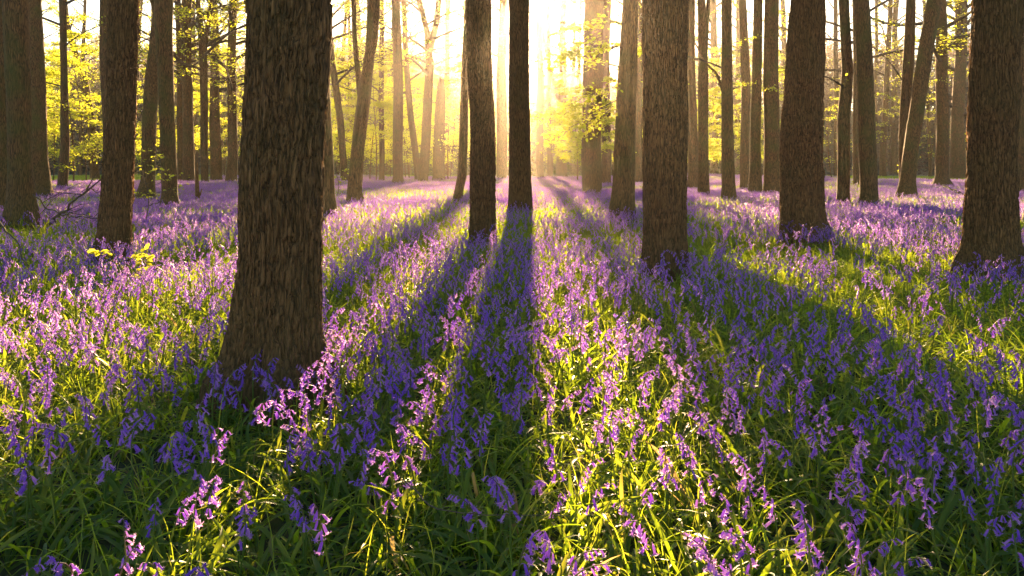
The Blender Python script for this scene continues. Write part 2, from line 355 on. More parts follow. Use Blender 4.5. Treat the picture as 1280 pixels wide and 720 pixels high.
    for _ in range(rng.randint(4, 9)):   # dead stubs and bare twigs
        z = rng.uniform(1.5, 11); a = rng.choice([0, math.pi])+rng.normal(0, .6); p = axis(np.array([z]))[0]-org; l = rng.uniform(.1, 1.5)*(1 if d > 14 else .25)
        if z > H-1: continue
        q = np.linspace(0, 1, 5)[:, None]; dd = np.array([math.cos(a), math.sin(a), rng.uniform(-.1, .7)]); P = p+dd*float(rad(z))*.7*[1, 1, 0]+q*l*dd+q**2*l*rng.normal(0, .25, 3)
        V2, f2 = tube(P, np.linspace(.012+.008*l, .004, 5), 5); tk.add(V2, f2)
    if crown:
        cm = MB(); nl = limbs
        for q in range(nl):
            z = zc + (H-zc)*(.02+.96*(q+rng.rand()*.6)/nl); a = rng.uniform(0, 2*math.pi)
            p = axis(np.array([z]))[0]; ff = (z-zc)/(H-zc)
            L = reach*(4.2*(1-.6*ff)+.6)*rng.uniform(.65, 1.15)*(H/21)
            spray(cm, rng, p-org, (math.cos(a), math.sin(a), .35+.9*ff*rng.uniform(.5, 1.2)), L, max(.018, float(rad(z))*.42), 11, int(15*leaves), .13, k=5)
        link('crown', cm.mesh('crown', [M['twig'], M['leaf']]), root)
    for (y, x, dx, dy, L, r0, nt, nlv, ls) in low:     # low side branches in the frame: start row, start x, direction, length
        z = CH+(HOR-y)/px; p = axis(np.array([z]))[0]; p[0] = (x-640)/px
        bm_ = MB(); spray(bm_, rng, p-org, (dx, rng.uniform(-.5, .1), dy), L, r0, nt, nlv, ls, droop=.18, k=5)
        link('branch', bm_.mesh('branch', [M['twig'], M['leaf']]), root)
    return root

T = make_tree
# --- the six big near trunks
T('tree', 'thickest, deeply furrowed trunk with wide flared base standing in shaded bluebells', 'tree', 465,
  [(465, 340, 150), (445, 342, 130), (410, 344, 117), (340, 350, 108), (300, 351, 106), (200, 351, 105), (100, 357, 104), (0, 360, 108)], d=4.25, flare=.22, H=22, seed=3, leaves=.6)
T('tree', 'stout straight trunk with fine cracked bark rising beside the sunlit middle strip of bluebells', 'tree', 328,
  [(328, 831, 58), (300, 831, 55), (200, 830, 55), (100, 831, 55), (0, 832, 57)], flare=.12, H=21, seed=5, leaves=.6)
T('tree', 'thick dark trunk with mossy flared roots at the picture edge, hiding a slimmer trunk', 'tree', 328,
  [(328, 1240, 80), (305, 1238, 66), (200, 1236, 55), (80, 1237, 55), (0, 1240, 57)], flare=.3, H=22, seed=8, leaves=.6)
T('tree', 'tapering brown trunk with bell shaped base and bare sides, standing well apart in bluebells', 'tree', 292,
  [(292, 1006, 64), (275, 1003, 57), (200, 1001, 54), (100, 1006, 50), (0, 1010, 44)], flare=.26, H=21, seed=2, leaves=.6)
T('tree', 'tall leaning trunk with ridged bark, yellow leaved seedling sprouting at its foot', 'tree', 312,
  [(312, 142, 46), (290, 144, 42), (200, 151, 38), (100, 157, 37), (0, 160, 37)], flare=.15, H=21, leaves=.6)
T('tree', 'straight middle trunk with slim swollen foot, just left of the trunk that covers the sun', 'tree', 292,
  [(292, 603, 33), (250, 603, 33), (150, 602, 31), (60, 598, 32), (0, 599, 32)], flare=.15, H=21, leaves=.6)
# --- middle distance
T('tree', 'trunk standing right in front of the sun, its long shadow running down the middle', 'tree', 264,
  [(264, 650, 30), (200, 650, 27), (100, 650, 26), (0, 650, 27)], flare=.15)
T('tree', 'grey green trunk with flared mossy foot among dead branches at the edge of view', 'tree', 276,
  [(276, 27, 42), (240, 27, 31), (200, 26, 28), (100, 26, 28), (0, 23, 30)], mat='bark_mossy', flare=.3)
T('tree', 'dark trunk cut by the picture edge behind the grey green mossy one', 'tree', 262,
  [(262, 3, 30), (150, 3, 26), (0, 5, 26)], mat='bark_mossy')
T('tree', 'mossy trunk standing just behind the grey green mossy one, leaf tufts on its side', 'tree', 243,
  [(243, 52, 26), (200, 49, 20), (100, 48, 19), (0, 45, 15)], mat='bark_mossy', low=[(130, 56, 1, .1, 1.6, .012, 7, 12, .08), (200, 56, 1, -.1, 1.0, .01, 6, 10, .08)])
T('tree', 'slim dark curving trunk with bare side branches against yellow leaves and pale lake', 'tree', 237,
  [(237, 78, 12), (180, 83, 11), (130, 81, 9), (60, 78, 8), (0, 77, 9)], mat='bark_far', crown_z=7, low=[(110, 82, -1, .3, 3.0, .04, 8, 10, .1), (60, 78, 1, .6, 3.5, .04, 8, 12, .1)])
T('tree', 'thin leaning trunk wreathed in bright yellow leaves beside the pale lake', 'tree', 224,
  [(224, 119, 11), (150, 114, 10), (100, 106, 8), (40, 88, 6)], mat='bark_far', crown_z=5, H=16, leaves=1.6, limbs=16)
T('tree', 'trunk half hidden behind the tall leaning ridged trunk', 'tree', 236,
  [(236, 136, 15), (100, 134, 15), (0, 134, 15)], mat='bark_far')
T('tree', 'trunk leaning slightly, white flecked sapling beside its foot', 'tree', 246,
  [(246, 182, 22), (225, 186, 17), (100, 191, 18), (50, 197, 19), (0, 200, 14)], mat='bark_mossy')
T('tree', 'straight brown trunk with small flared foot and a forked bare top branch', 'tree', 257,
  [(257, 212, 22), (240, 212, 19), (100, 209, 18), (40, 206, 20), (0, 206, 22)], mat='bark_mossy', forks=[(40, [(60, 203, 8), (30, 194, 6), (0, 184, 5)], 1)])
T('tree', 'slender straight trunk between brown flared trunk and the thin forked one', 'tree', 230,
  [(230, 236, 15), (150, 235, 13), (60, 234, 12), (0, 234, 12)], mat='bark_far', low=[(138, 238, 1, 0, 4.5, .03, 12, 16, .11), (140, 232, -1, .1, 2.5, .03, 8, 12, .11)])
T('tree', 'thin trunk forking into two prongs well above the snag', 'tree', 232,
  [(232, 256, 9), (130, 256, 9), (60, 254, 9), (0, 249, 5)], mat='bark_far', forks=[(60, [(70, 255, 6), (40, 257, 6), (0, 263, 5)], 1)])
T('tree', 'straight trunk with pale branch sprays just behind the thin forked one', 'tree', 226,
  [(226, 270, 14), (100, 268, 11), (0, 266, 10)], mat='bark_far', low=[(140, 272, 1, .05, 4, .03, 10, 16, .12)])
T('tree', 'slender trunk closest on the shaded side of the thickest trunk', 'tree', 230,
  [(230, 288, 14), (200, 290, 12), (100, 291, 11), (0, 291, 10)], mat='bark_far')
T('tree', 'very thin trunk beside the brown trunk with small flared foot', 'tree', 228,
  [(228, 226, 8), (100, 225, 7), (0, 223, 7)], mat='bark_far')
T('tree', 'trunk half hidden behind the sunny side of the thickest trunk', 'tree', 270,
  [(270, 408, 27), (240, 406, 24), (100, 403, 22), (0, 402, 22)], mat='bark_mossy')
T('tree', 'slender trunk leaning towards the sun between hidden trunk and forked trunk', 'tree', 229,
  [(229, 432, 9), (150, 425, 9), (80, 415, 9), (0, 408, 9)], mat='bark_far')
T('tree', 'forked dark trunk bending outward, splitting into three stems high up', 'tree', 256,
  [(256, 444, 23), (240, 443, 18), (180, 448, 16), (120, 455, 17), (60, 462, 12), (0, 464, 11)], mat='bark_mossy',
  forks=[(80, [(140, 453, 9), (90, 446, 7), (40, 440, 6), (0, 438, 6)], 1), (60, [(90, 459, 9), (50, 470, 8), (0, 474, 7)], -1)])
T('tree', 'very thin straight trunk right of the forked dark trunk', 'tree', 226, [(226, 477, 7), (100, 477, 6), (0, 476, 6)], mat='bark_far')
T('tree', 'straight dark trunk with distinctly flared foot amid yellow leaves', 'tree', 233,
  [(233, 497, 18), (222, 498, 13), (100, 497, 12), (0, 496, 10)], mat='bark_far')
T('tree', 'thin trunk slanting across yellow leaves beside the flared foot trunk', 'tree', 228,
  [(228, 523, 9), (150, 514, 8), (60, 507, 7), (0, 504, 6)], mat='bark_far')
T('tree', 'wishbone shaped trunk with upper fork spread wide against bright sky', 'tree', 229,
  [(229, 528, 13), (150, 533, 12), (80, 538, 11), (40, 534, 8), (0, 523, 7)], mat='bark_far', forks=[(40, [(60, 538, 9), (30, 545, 8), (0, 548, 7)], 1)])
T('broken_tree', 'broken dead trunk snapped at mid height behind the wishbone shaped one', 'dead tree', 226,
  [(226, 549, 16), (150, 549, 14), (120, 550, 12), (98, 551, 7)], mat='bark_far', crown=False, broken=True)
T('tree', 'bent leaning trunk close beside the straight middle trunk', 'tree', 254,
  [(254, 570, 11), (220, 577, 11), (150, 580, 10), (80, 583, 10), (0, 587, 10)], mat='bark_mossy')
T('tree', 'hazy trunk glimpsed between the middle trunk and the sun trunk', 'tree', 226, [(226, 627, 13), (100, 627, 12), (0, 629, 11)], mat='bark_far')
T('tree', 'slim hazy trunk in the glare immediately right of the sun trunk', 'tree', 225, [(225, 675, 9), (100, 675, 9), (0, 674, 8)], mat='bark_far')
T('tree', 'thinnest trunk in the glare below the sun', 'tree', 223, [(223, 687, 7), (100, 686, 6), (0, 685, 5)], mat='bark_far')
T('tree', 'glare washed trunk with a steep side limb in sunlit undergrowth', 'tree', 222, [(222, 702, 14), (150, 702, 11), (60, 703, 9), (0, 705, 8)], mat='bark_far',
  forks=[(100, [(135, 700, 6), (100, 692, 5), (60, 682, 5)], 1)])
T('tree', 'straight trunk behind a spray of glowing young leaves', 'tree', 247,
  [(247, 740, 24), (200, 739, 24), (100, 742, 24), (0, 742, 23)], mat='bark_mossy', flare=.2, low=[(60, 744, 1, .1, 1.5, .015, 14, 24, .11), (130, 738, -1, .0, 1.8, .015, 14, 24, .11), (40, 738, -1, .2, 1.2, .015, 10, 20, .11), (150, 738, -1, .1, 1.2, .015, 10, 18, .1)])
T('tree', 'trunk tucked behind the one with glowing young leaves', 'tree', 232, [(232, 757, 13), (100, 757, 12), (0, 758, 12)], mat='bark_far')
T('tree', 'tapering trunk leaning away from the sun, young glowing leaves around it', 'tree', 272,
  [(272, 777, 32), (230, 780, 27), (100, 784, 23), (0, 787, 19)], mat='bark_mossy', flare=.2,
  low=[(60, 784, -1, .05, 1.5, .014, 18, 22, .095), (90, 782, -1, .15, 1.4, .014, 16, 18, .085), (108, 782, -1, -.1, 1.3, .014, 16, 18, .085), (122, 782, -1, -.25, 1.5, .014, 16, 18, .085), (136, 782, -1, -.4, 1.2, .014, 14, 16, .08), (90, 786, .7, -.1, .9, .01, 9, 14, .085), (30, 782, -1, .1, 1.0, .01, 10, 18, .09)])
T('tree', 'slim trunk peeping out behind the stout cracked bark trunk', 'tree', 230, [(230, 799, 10), (100, 799, 9), (0, 798, 9)], mat='bark_far')
T('tree', 'first slim trunk on the shaded side of the stout cracked bark trunk', 'tree', 236, [(236, 866, 14), (100, 865, 12), (0, 864, 11)], mat='bark_far', low=[(100, 864, 1, .3, 1.5, .015, 6, 12, .08)])
T('tree', 'dark slim trunk second from the stout cracked bark trunk, forking near the top', 'tree', 247, [(247, 880, 15), (200, 880, 13), (100, 879, 13), (0, 876, 10)], mat='bark_mossy',
  forks=[(50, [(70, 881, 7), (30, 885, 6), (0, 888, 5)], 1)], low=[(110, 875, -1, .15, 1.2, .012, 8, 12, .08)])
T('tree', 'faint distant trunk between two dark slim trunks', 'tree', 220, [(220, 893, 10), (100, 892, 9), (0, 892, 8)], mat='bark_far')
T('tree', 'smooth dark trunk with curved bare branches reaching left', 'tree', 252,
  [(252, 911, 19), (235, 911, 17), (100, 908, 14), (0, 907, 13)], mat='bark_mossy', forks=[(100, [(115, 904, 4), (90, 897, 3), (78, 885, 2.5)], 1)], low=[(85, 904, -1, .35, 2.5, .03, 8, 8, .08)])
T('tree', 'straight trunk between the smooth dark one and the leaf dotted one', 'tree', 235, [(235, 932, 13), (100, 931, 12), (0, 929, 10)], mat='bark_far')
T('tree', 'leaf dotted straight trunk beside a thicker hidden one', 'tree', 243, [(243, 944, 17), (200, 945, 13), (100, 947, 12), (0, 948, 11)], mat='bark_mossy', low=[(60, 944, -1, .2, 1.2, .012, 7, 10, .08), (110, 947, .6, .1, 1, .012, 7, 12, .08)])
T('tree', 'broad trunk partly hidden behind the lone bell shaped base trunk', 'tree', 243, [(243, 965, 20), (100, 964, 19), (0, 966, 18)], mat='bark_mossy', low=[(100, 958, -1, .1, 1.3, .012, 8, 14, .08), (48, 958, -1, .1, 1.0, .012, 6, 10, .08)])
T('tree', 'gently curving trunk nearest the sunny side of its straight thicker neighbour', 'tree', 257,
  [(257, 1054, 17), (240, 1054, 15), (150, 1055, 16), (90, 1062, 14), (40, 1060, 13), (0, 1058, 13)], mat='bark_mossy', low=[(110, 1058, -1, .5, 2.2, .03, 8, 3, .08)])
T('tree', 'straight thicker trunk next to the gently curving one, bare at the foot', 'tree', 258,
  [(258, 1087, 23), (240, 1087, 20), (120, 1084, 19), (60, 1081, 18), (0, 1078, 17)], mat='bark_mossy')
T('tree', 'faint narrow trunk seen between the curving trunk and its straight neighbour', 'tree', 231, [(231, 1071, 9), (0, 1070, 9)], mat='bark_far')
T('tree', 'thin distant upright trunk against the brown hazy wood', 'tree', 217, [(217, 1117, 9), (150, 1116, 7), (0, 1118, 6)], mat='bark_far', H=30, leaves=.15)
T('tree', 'smooth trunk leaning strongly right from its foot', 'tree', 245,
  [(245, 1133, 24), (225, 1135, 19), (150, 1145, 18), (100, 1151, 18), (50, 1158, 18), (0, 1167, 17)], mat='bark_mossy')
T('tree', 'pair of upright stems hugging the foot of the strongly leaning trunk', 'tree', 244,
  [(244, 1127, 7), (150, 1130, 8), (60, 1134, 8), (0, 1136, 9)], mat='bark_far', forks=[(100, [(190, 1130, 6), (120, 1138, 8), (60, 1144, 9), (0, 1147, 10)], 1)], low=[(100, 1128, -1, 1.2, 3.0, .03, 8, 1, .08)])
T('tree', 'straight trunk with spread foot beyond the strongly leaning one', 'tree', 231,
  [(231, 1177, 23), (222, 1177, 15), (100, 1177, 14), (40, 1178, 13), (0, 1176, 12)], mat='bark_far', low=[(102, 1184, -1, 0, 1.6, .02, 7, 10, .1)])
T('tree', 'leaf speckled trunk nearest the mossy flared edge trunk', 'tree', 223,
  [(223, 1197, 20), (150, 1197, 16), (60, 1201, 13), (0, 1202, 14)], mat='bark_far', low=[(95, 1201, -1, 0, 3.0, .03, 9, 14, .12), (95, 1204, 1, 0, 2, .03, 7, 14, .12)])
T('tree', 'trunk showing behind the outer side of the mossy flared edge trunk', 'tree', 238, [(238, 1276, 22), (0, 1274, 20)], mat='bark_far')

# --- slender trunks far back
rng = np.random.RandomState(55)
FARL = ['between the two mossy trunks and the slim dark curving one', 'between the curving dark trunk and the yellow wreathed leaning one', 'just past the tall leaning ridged trunk, before the white flecked sapling', 'between the white flecked sapling and the brown flared trunk', 'beside the straight slender trunk at the snag', 'between the paired slim trunks beyond the snag', 'touching the half hidden trunk by the thickest one', 'in the narrow gap before the forked dark trunk', 'behind the foot of the forked dark trunk', 'between the very thin straight trunk and the flared foot one', 'between the flared foot trunk and the slanting thin one', 'just past the broken dead trunk', 'between the broken dead trunk and the bent leaning one', 'in the gap on the left of the sun trunk', 'in the gap on the right of the sun trunk', 'before the spray of glowing young leaves', 'closely behind the spray of glowing young leaves', "right behind the stout cracked bark trunk's near side", "behind the stout cracked bark trunk's far side", 'between two dark slim trunks and the smooth dark one', 'between the smooth dark trunk and its straight neighbour', 'behind the lone bell shaped base trunk', 'in the gap beside the gently curving trunk', 'in the gap beyond the straight thicker trunk', 'next to the thin distant upright trunk in the brown wood', 'between the strongly leaning trunk and the spread foot one']
for k in range(26):
    if k in (13, 14): continue
    px_ = [52, 98, 168, 190, 244, 277, 420, 437, 452, 487, 510, 560, 575, 640, 662, 714, 720, 812, 842, 903, 922, 985, 1046, 1096, 1104, 1163][k]+rng.uniform(-3, 3); d_ = rng.uniform(84, 112); w = rng.uniform(4, 7.5); ln = rng.uniform(-12, 12)
    T('tree', 'far slender hazy trunk ' + FARL[k], 'tree', 0, [(214, px_, w*1.15), (100, px_+ln*.5, w), (0, px_+ln, w*.8)], d=d_, H=rng.uniform(20, 27), crown_z=rng.uniform(7, 11), leaves=.9, mat='bark_far', group='slender trunks far back in the haze', limbs=14, reach=1.2)

# --- understory trees with fresh leaves, each its own kind of gap filler
def understory(px_, d, h, label, n=11, lean=0.0, nl=17, ls=.12, seed=0, z0=1.6, wide=1.0, r=.05):
    rng = np.random.RandomState(4000+seed); root = bpy.data.objects.new('young_tree', None); scene.collection.objects.link(root)
    root.location = ((px_-640)/F*d, d, 0); tag(root, label, 'young tree')
    t = np.linspace(0, 1, 10); P = np.stack([lean*t*h+.12*np.sin(t*5+seed), .1*np.sin(t*4), t*h], -1); P[:, :2] -= P[0, :2]
    m = MB(); V, f = tube(P, r*(1-.85*t), 8); m.add(V, f); link('trunk', m.mesh('trunk', [M['bark_far']]), root)
    c = MB()
    for q in range(n):
        u = (z0/h)+(1-z0/h)*(q+rng.rand())/n; u = min(u, .99); p = np.array([np.interp(u, t, P[:, k]) for k in range(3)]); a = rng.uniform(0, 6.283)
        spray(c, rng, p, (math.cos(a), math.sin(a), rng.uniform(.05, .5)), wide*h*.34*(1.15-u*.8)*rng.uniform(.7, 1.2), .02, 10, nl, ls, droop=.15)
    link('crown', c.mesh('crown', [M['twig'], M['leaf']]), root); return root
US = [(92, 46, 9.0, 'slender young tree in yellow leaf between curving trunk and leaning thin trunk'),
      (66, 60, 8.0, 'small yellow leaved tree behind the slim dark curving trunk'),
      (160, 66, 9.5, 'young tree whose leaves show behind the tall leaning ridged trunk'),
      (12, 48, 7.0, 'young leafy tree at the edge behind two mossy trunks'),
      (246, 62, 8.0, 'low spreading young tree with flat leaf layers among slim trunks'),
      (385, 55, 8.5, 'young tree filling the gap behind the thickest trunk'),
      (425, 70, 10.5, 'young tree with warm haze around it beside the slender leaning trunk'),
      (470, 58, 9.0, 'young tree with yellow green crown behind the forked dark trunk'),
      (512, 66, 11, 'bushy young tree glowing behind the flared foot trunk'),
      (560, 60, 9.0, 'young tree glowing yellow beside the broken dead trunk'),
      (590, 78, 8.5, 'low golden young tree behind the bent leaning trunk'),
      (690, 64, 8.5, 'golden young tree in the glare below the sun'),
      (722, 50, 6.5, 'young tree with drifting golden leaves behind the spray trunk'),
      (815, 68, 9.5, 'young tree half hidden behind the stout cracked bark trunk'),
      (872, 55, 6.5, 'young tree with lime leaves behind the first slim dark trunks'),
      (918, 62, 8.0, 'young tree with lime leaves between smooth dark trunk and leaf dotted one'),
      (1040, 72, 8.0, 'sparse young tree right beside the lone bell shaped base trunk'),
      (1100, 80, 9.0, 'nearly bare young tree in front of the brown hazy wood'),
      (1160, 82, 8.5, 'nearly bare young tree behind the strongly leaning trunk'),
      (1222, 70, 8.0, 'young tree glimpsed beside the mossy flared edge trunk')]
US += [(402, 70, 13, 'tall young tree in the gap right behind the half hidden trunk'), (440, 76, 14, 'tall young tree with golden crown behind the narrow gap of the forked dark trunk'),
      (462, 64, 10, 'golden bushy young tree just right of the forked dark trunk'), (488, 80, 15, 'tall golden young tree rising behind the very thin straight trunk'),
      (507, 72, 13, 'tall golden young tree behind the slanting thin trunk'), (545, 82, 15, 'tall young tree whose crown fills the wishbone shaped fork'),
      (562, 74, 12, 'golden young tree between the broken dead trunk and the bent leaning one'), (578, 88, 13, 'hazy young tree behind the bent leaning trunk'),
      (855, 74, 12, 'tall young tree just past the shaded side of the stout cracked bark trunk'), (900, 78, 13, 'tall young tree with lime leaves behind the smooth dark trunk'),
      (952, 76, 12, 'tall young tree behind the leaf dotted straight trunk'), (765, 78, 11, 'golden young tree tucked behind the tapering trunk that leans away'),
      (108, 58, 11, 'tall yellow young tree wrapped around the thin leaning trunk'), (222, 74, 13, 'tall young tree behind the brown trunk with small flared foot'),
      (280, 76, 13, 'tall young tree in the gap next to the shaded side of the thickest trunk'), (32, 64, 12, 'tall yellow young tree behind the grey green mossy trunk'),
      (598, 92, 10, 'hazy low young tree seen between the bent leaning trunk and the middle trunk'), (632, 96, 9, 'faint young tree in the gap just left of the sun trunk'),
      (672, 88, 9.5, 'faint golden young tree just right of the sun trunk'), (708, 94, 11, 'golden young tree wrapped round the glare washed trunk'), (530, 94, 14, 'hazy tall young tree behind the wishbone shaped trunk'),
      (740, 34, 5.0, 'low golden young tree beside the spray of glowing leaves')]
for k, (px_, d_, h_, lb) in enumerate(US):
    sparse = px_ > 1020
    understory(px_, d_, h_, lb, n=14 if sparse else int(19*max(1, h_/9)), nl=8 if sparse else 34, ls=.13 if d_ > 50 else .11, seed=k, lean=(-.08, .05, .1, 0)[k % 4], wide=1.25 if k == 4 else 1.0)

# --- the far wood: one mass beyond the lake and meadow
rng = np.random.RandomState(77); fw = MB()
TRI = np.array([(0, 0, 0), (1, .22, .1), (.9, -.25, -.1)]); TF = [np.array([[0, 1, 2]])]
for i in range(760):
    d_ = rng.uniform(152, 235); px_ = rng.uniform(-700, 2000) if i % 3 == 0 else rng.uniform(400, 860) if i % 3 == 1 else rng.uniform(-60, 1340)
    x = (px_-640)/F*d_; gap = 560 < px_ < 790
    h = rng.uniform(15, 24); g0 = float(hill_z(x, d_))
    if gap: h = rng.uniform(15, 21)
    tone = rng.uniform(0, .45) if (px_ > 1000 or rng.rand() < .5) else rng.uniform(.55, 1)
    P = np.array([(x, d_, 0), (x+rng.normal(0, .3), d_, h*.5), (x+rng.normal(0, .6), d_, h)])
    V, f = tube(P, [.28, .2, .03], 5); fw.add(V+[0, 0, g0], f, 1)
    for q in range(9):
        z = h*rng.uniform(.2, .95); a = rng.uniform(0, 6.28); L = h*.22*rng.uniform(.6, 1.2)
        Q = np.array([(x, d_, z), (x+L*.5*math.cos(a), d_+L*.5*math.sin(a), z+L*.2), (x+L*math.cos(a), d_+L*math.sin(a), z+L*.55)]); V, f = tube(Q, [.09, .06, .02], 3); fw.add(V+[0, 0, g0], f, 1)
    m = 1000; ph = rng.uniform(0, 6.28, m); zz = h*np.clip(rng.beta(1.8, 1.5, m), .02, 1); rr = h*.27*np.sqrt(rng.rand(m))*np.sin(np.clip(zz/h, .05, 1)*2.6+.35)
    cl = rng.normal(0, .5, (m, 3))
    C = np.stack([x+rr*np.cos(ph), d_+rr*np.sin(ph), zz+g0], -1)+cl
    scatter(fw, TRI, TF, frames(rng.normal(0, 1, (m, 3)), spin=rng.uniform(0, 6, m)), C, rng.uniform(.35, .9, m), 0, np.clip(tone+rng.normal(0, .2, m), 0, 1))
# low scrub along the far edge
m = 26000; d_ = rng.uniform(150, 166, m); px_ = rng.uniform(-600, 1900, m); hz = rng.beta(1.2, 2.2, m)*(3.5+2.5*vnoise(np.stack([px_*.02, 0*px_, 0*px_], -1)))
C = np.stack([(px_-640)/F*d_, d_, hz], -1)
scatter(fw, TRI, TF, frames(rng.normal(0, 1, (m, 3)), spin=rng.uniform(0, 6, m)), C, rng.uniform(.3, .9, m), 0, np.clip(rng.normal(.25, .2, m), 0, 1))
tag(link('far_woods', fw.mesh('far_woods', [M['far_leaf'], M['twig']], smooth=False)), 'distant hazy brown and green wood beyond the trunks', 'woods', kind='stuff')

# low leafy undergrowth at the far edge of the flower carpet
rng = np.random.RandomState(78); ug = MB()
for (x0, x1, d0, d1, hh, m, tn) in [(300, 620, 84, 100, 3.2, 9000, .8), (640, 1000, 84, 100, 2.6, 8000, .85), (150, 300, 90, 104, 1.6, 2500, .7), (1000, 1290, 92, 110, 1.0, 2500, .3)]:
    d_ = rng.uniform(d0, d1, m); px_ = rng.uniform(x0, x1, m); top = hh*(.25+1.1*vnoise(np.stack([px_*.06, d_*.4, 0*px_], -1))**1.5)
    C = np.stack([(px_-640)/F*d_, d_, top*rng.rand(m)**.8], -1)
    scatter(ug, LEAF_V, LEAF_F, frames(rng.normal(0, 1, (m, 3))*[1, 1, .4]), C, rng.uniform(.12, .3, m), 0, np.clip(rng.normal(tn, .2, m), 0, 1))
tag(link('undergrowth', ug.mesh('undergrowth', [M['far_leaf']], smooth=False)), 'low sunlit leafy undergrowth along the far edge of the bluebells', 'undergrowth', kind='stuff')

# ------------------------------------------------------------ snag, fallen branches, seedlings
def at(px_, py_, z=0.0, d=None):
    d = d or F*(CH-z)/(py_-HOR); return np.array([(px_-640)/F*d, d, CH+(HOR-py_)/F*d])
rng = np.random.RandomState(9)
root = bpy.data.objects.new('snag', None); scene.collection.objects.link(root); d_ = F*1.05/(250-HOR); root.location = at(246, 250, d=d_)*[1, 1, 0]
tag(root, 'short black splintered stump of a dead sapling standing in the bluebells between slim trunks', 'dead stump')
m = MB(); V, f = tube([(0, 0, -.05), (.02, 0, .4), (-.01, .02, .9), (.0, 0, 1.25), (.03, 0, 1.42)], [.09, .07, .06, .045, .012], 10); m.add(V, f)
link('trunk', m.mesh('trunk', [M['bark']]), root)
m = MB(); V, f = tube([(.0, 0, .35), (.1, .02, .42), (.15, .03, .6)], [.04, .03, .01], 7); m.add(V, f); link('branch', m.mesh('branch', [M['bark']]), root)

def dead_branch(name, label, cat, pts, r, nt, seed, mat='twig', side=.35, tw=1.0):
    rng = np.random.RandomState(seed); P = np.array(pts); n = 14; tq = np.linspace(0, len(P)-1, n)
    Q = np.stack([np.interp(tq, np.arange(len(P)), P[:, k]) for k in range(3)], -1)
    Q[1:-1] += rng.normal(0, r*.7, (n-2, 3)); org = Q[0].copy(); Q -= org
    root = bpy.data.objects.new(name, None); scene.collection.objects.link(root); root.location = org; tag(root, label, cat)
    m = MB(); V, f = tube(Q, np.linspace(r, r*.3, n), 7); m.add(V, f); link('limb', m.mesh('limb', [M[mat]]), root)
    L = np.linalg.norm(Q[-1])
    for k in range(nt):
        i = rng.randint(2, n-1); d = unit(unit(Q[-1])*rng.uniform(.3, 1)+rng.normal(0, side, 3)+[0, 0, rng.uniform(0, .5)]); l = L*rng.uniform(.15, .45)*tw
        t = np.linspace(0, 1, 6)[:, None]; W = Q[i]+t*l*d+t**2*l*rng.normal(0, .2, 3); m = MB(); V, f = tube(W, np.linspace(r*.4, r*.12, 6), 5); m.add(V, f)
        for _ in range(3):
            j = rng.randint(2, 6); dd = unit(d+rng.normal(0, .6, 3)); t3 = np.linspace(0, 1, 4)[:, None]; V, f = tube(W[j-1]+t3*l*.4*dd, np.linspace(r*.2, r*.08, 4), 4); m.add(V, f)
        link('twig', m.mesh('twig', [M[mat]]), root)
dead_branch('fallen_branch', 'long bare dead bough slanting up from the bluebells to the tall leaning ridged trunk', 'branch', [at(62, 280, d=14.6), at(90, 255, d=14.2), at(126, 225, d=13.6)], .028, 7, 11)
dead_branch('fallen_branch', 'tangle of dead twigs propped low against the grey green mossy trunk', 'branch', [at(34, 232, d=15.5), at(58, 262, d=15), at(100, 268, d=14.6)], .018, 11, 12, tw=1.3)
dead_branch('fallen_branch', 'thin dead stick lying level over the bluebells before the tall leaning ridged trunk', 'branch', [at(78, 272, d=13.5), at(105, 271, d=13.2), at(126, 273, d=13)], .014, 3, 13)
dead_branch('fallen_branch', 'curved dead stick hidden in bluebells behind the white flecked sapling', 'branch', [at(172, 262, d=20), at(192, 255, d=20), at(206, 250, d=20)], .02, 3, 15)
dead_branch('bent_twig', 'pale bare arching twig at the picture edge above bright bluebells', 'twig', [at(-6, 268, d=7.5), at(6, 286, d=7.3), at(22, 304, d=7.2), at(36, 340, d=7.1)], .011, 2, 16)
dead_branch('bramble_stem', 'thin reddish bramble stem stretched level over leaves in the middle of the closest rows', 'bramble', [at(505, 600, d=2.5), at(540, 636, d=2.35), at(600, 643, d=2.33), at(712, 645, d=2.3)], .0026, 2, 17, side=.6, tw=.4)
dead_branch('fallen_branch', 'dark stick leaning off the foot of the spread foot trunk', 'branch', [at(1180, 232, d=30), at(1192, 238, d=29), at(1206, 243, d=28)], .04, 2, 18)

def seedling(px_, d, h, label, n, nl, ls, seed, name='sapling'):
    rng = np.random.RandomState(seed); root = bpy.data.objects.new(name, None); scene.collection.objects.link(root); root.location = ((px_-640)/F*d, d, 0); tag(root, label, 'sapling')
    m = MB(); t = np.linspace(0, 1, 7); P = np.stack([.1*np.sin(t*4)*h, .05*np.sin(t*3+1), t*h], -1); P[:, :2] -= P[0, :2]
    V, f = tube(P, .012*(1-.7*t), 6); m.add(V, f); link('stem', m.mesh('stem', [M['twig']]), root)
    c = MB()
    for q in range(n):
        u = .35+.6*q/n; p = np.array([np.interp(u, t, P[:, k]) for k in range(3)]); a = rng.uniform(0, 6.28)
        spray(c, rng, p, (math.cos(a), math.sin(a), .4), h*.4*rng.uniform(.6, 1.1), .005, 5, nl, ls, k=4)
    link('crown', c.mesh('crown', [M['twig'], M['leaf']]), root)
seedling(148, 7.6, .55, 'knee high seedling with few yellow leaves at the foot of the leaning ridged trunk', 5, 4, .07, 31)
seedling(175, 15.0, 1.7, 'white flecked sapling with pale sunlit leaves between two trunks', 11, 4, .06, 32)
seedling(417, 26, 1.7, 'small pale sapling near the foot of the half hidden trunk', 6, 4, .08, 33)
seedling(1120, 40, 2.2, 'low twiggy sapling before the thin distant upright trunk', 8, 5, .08, 34)

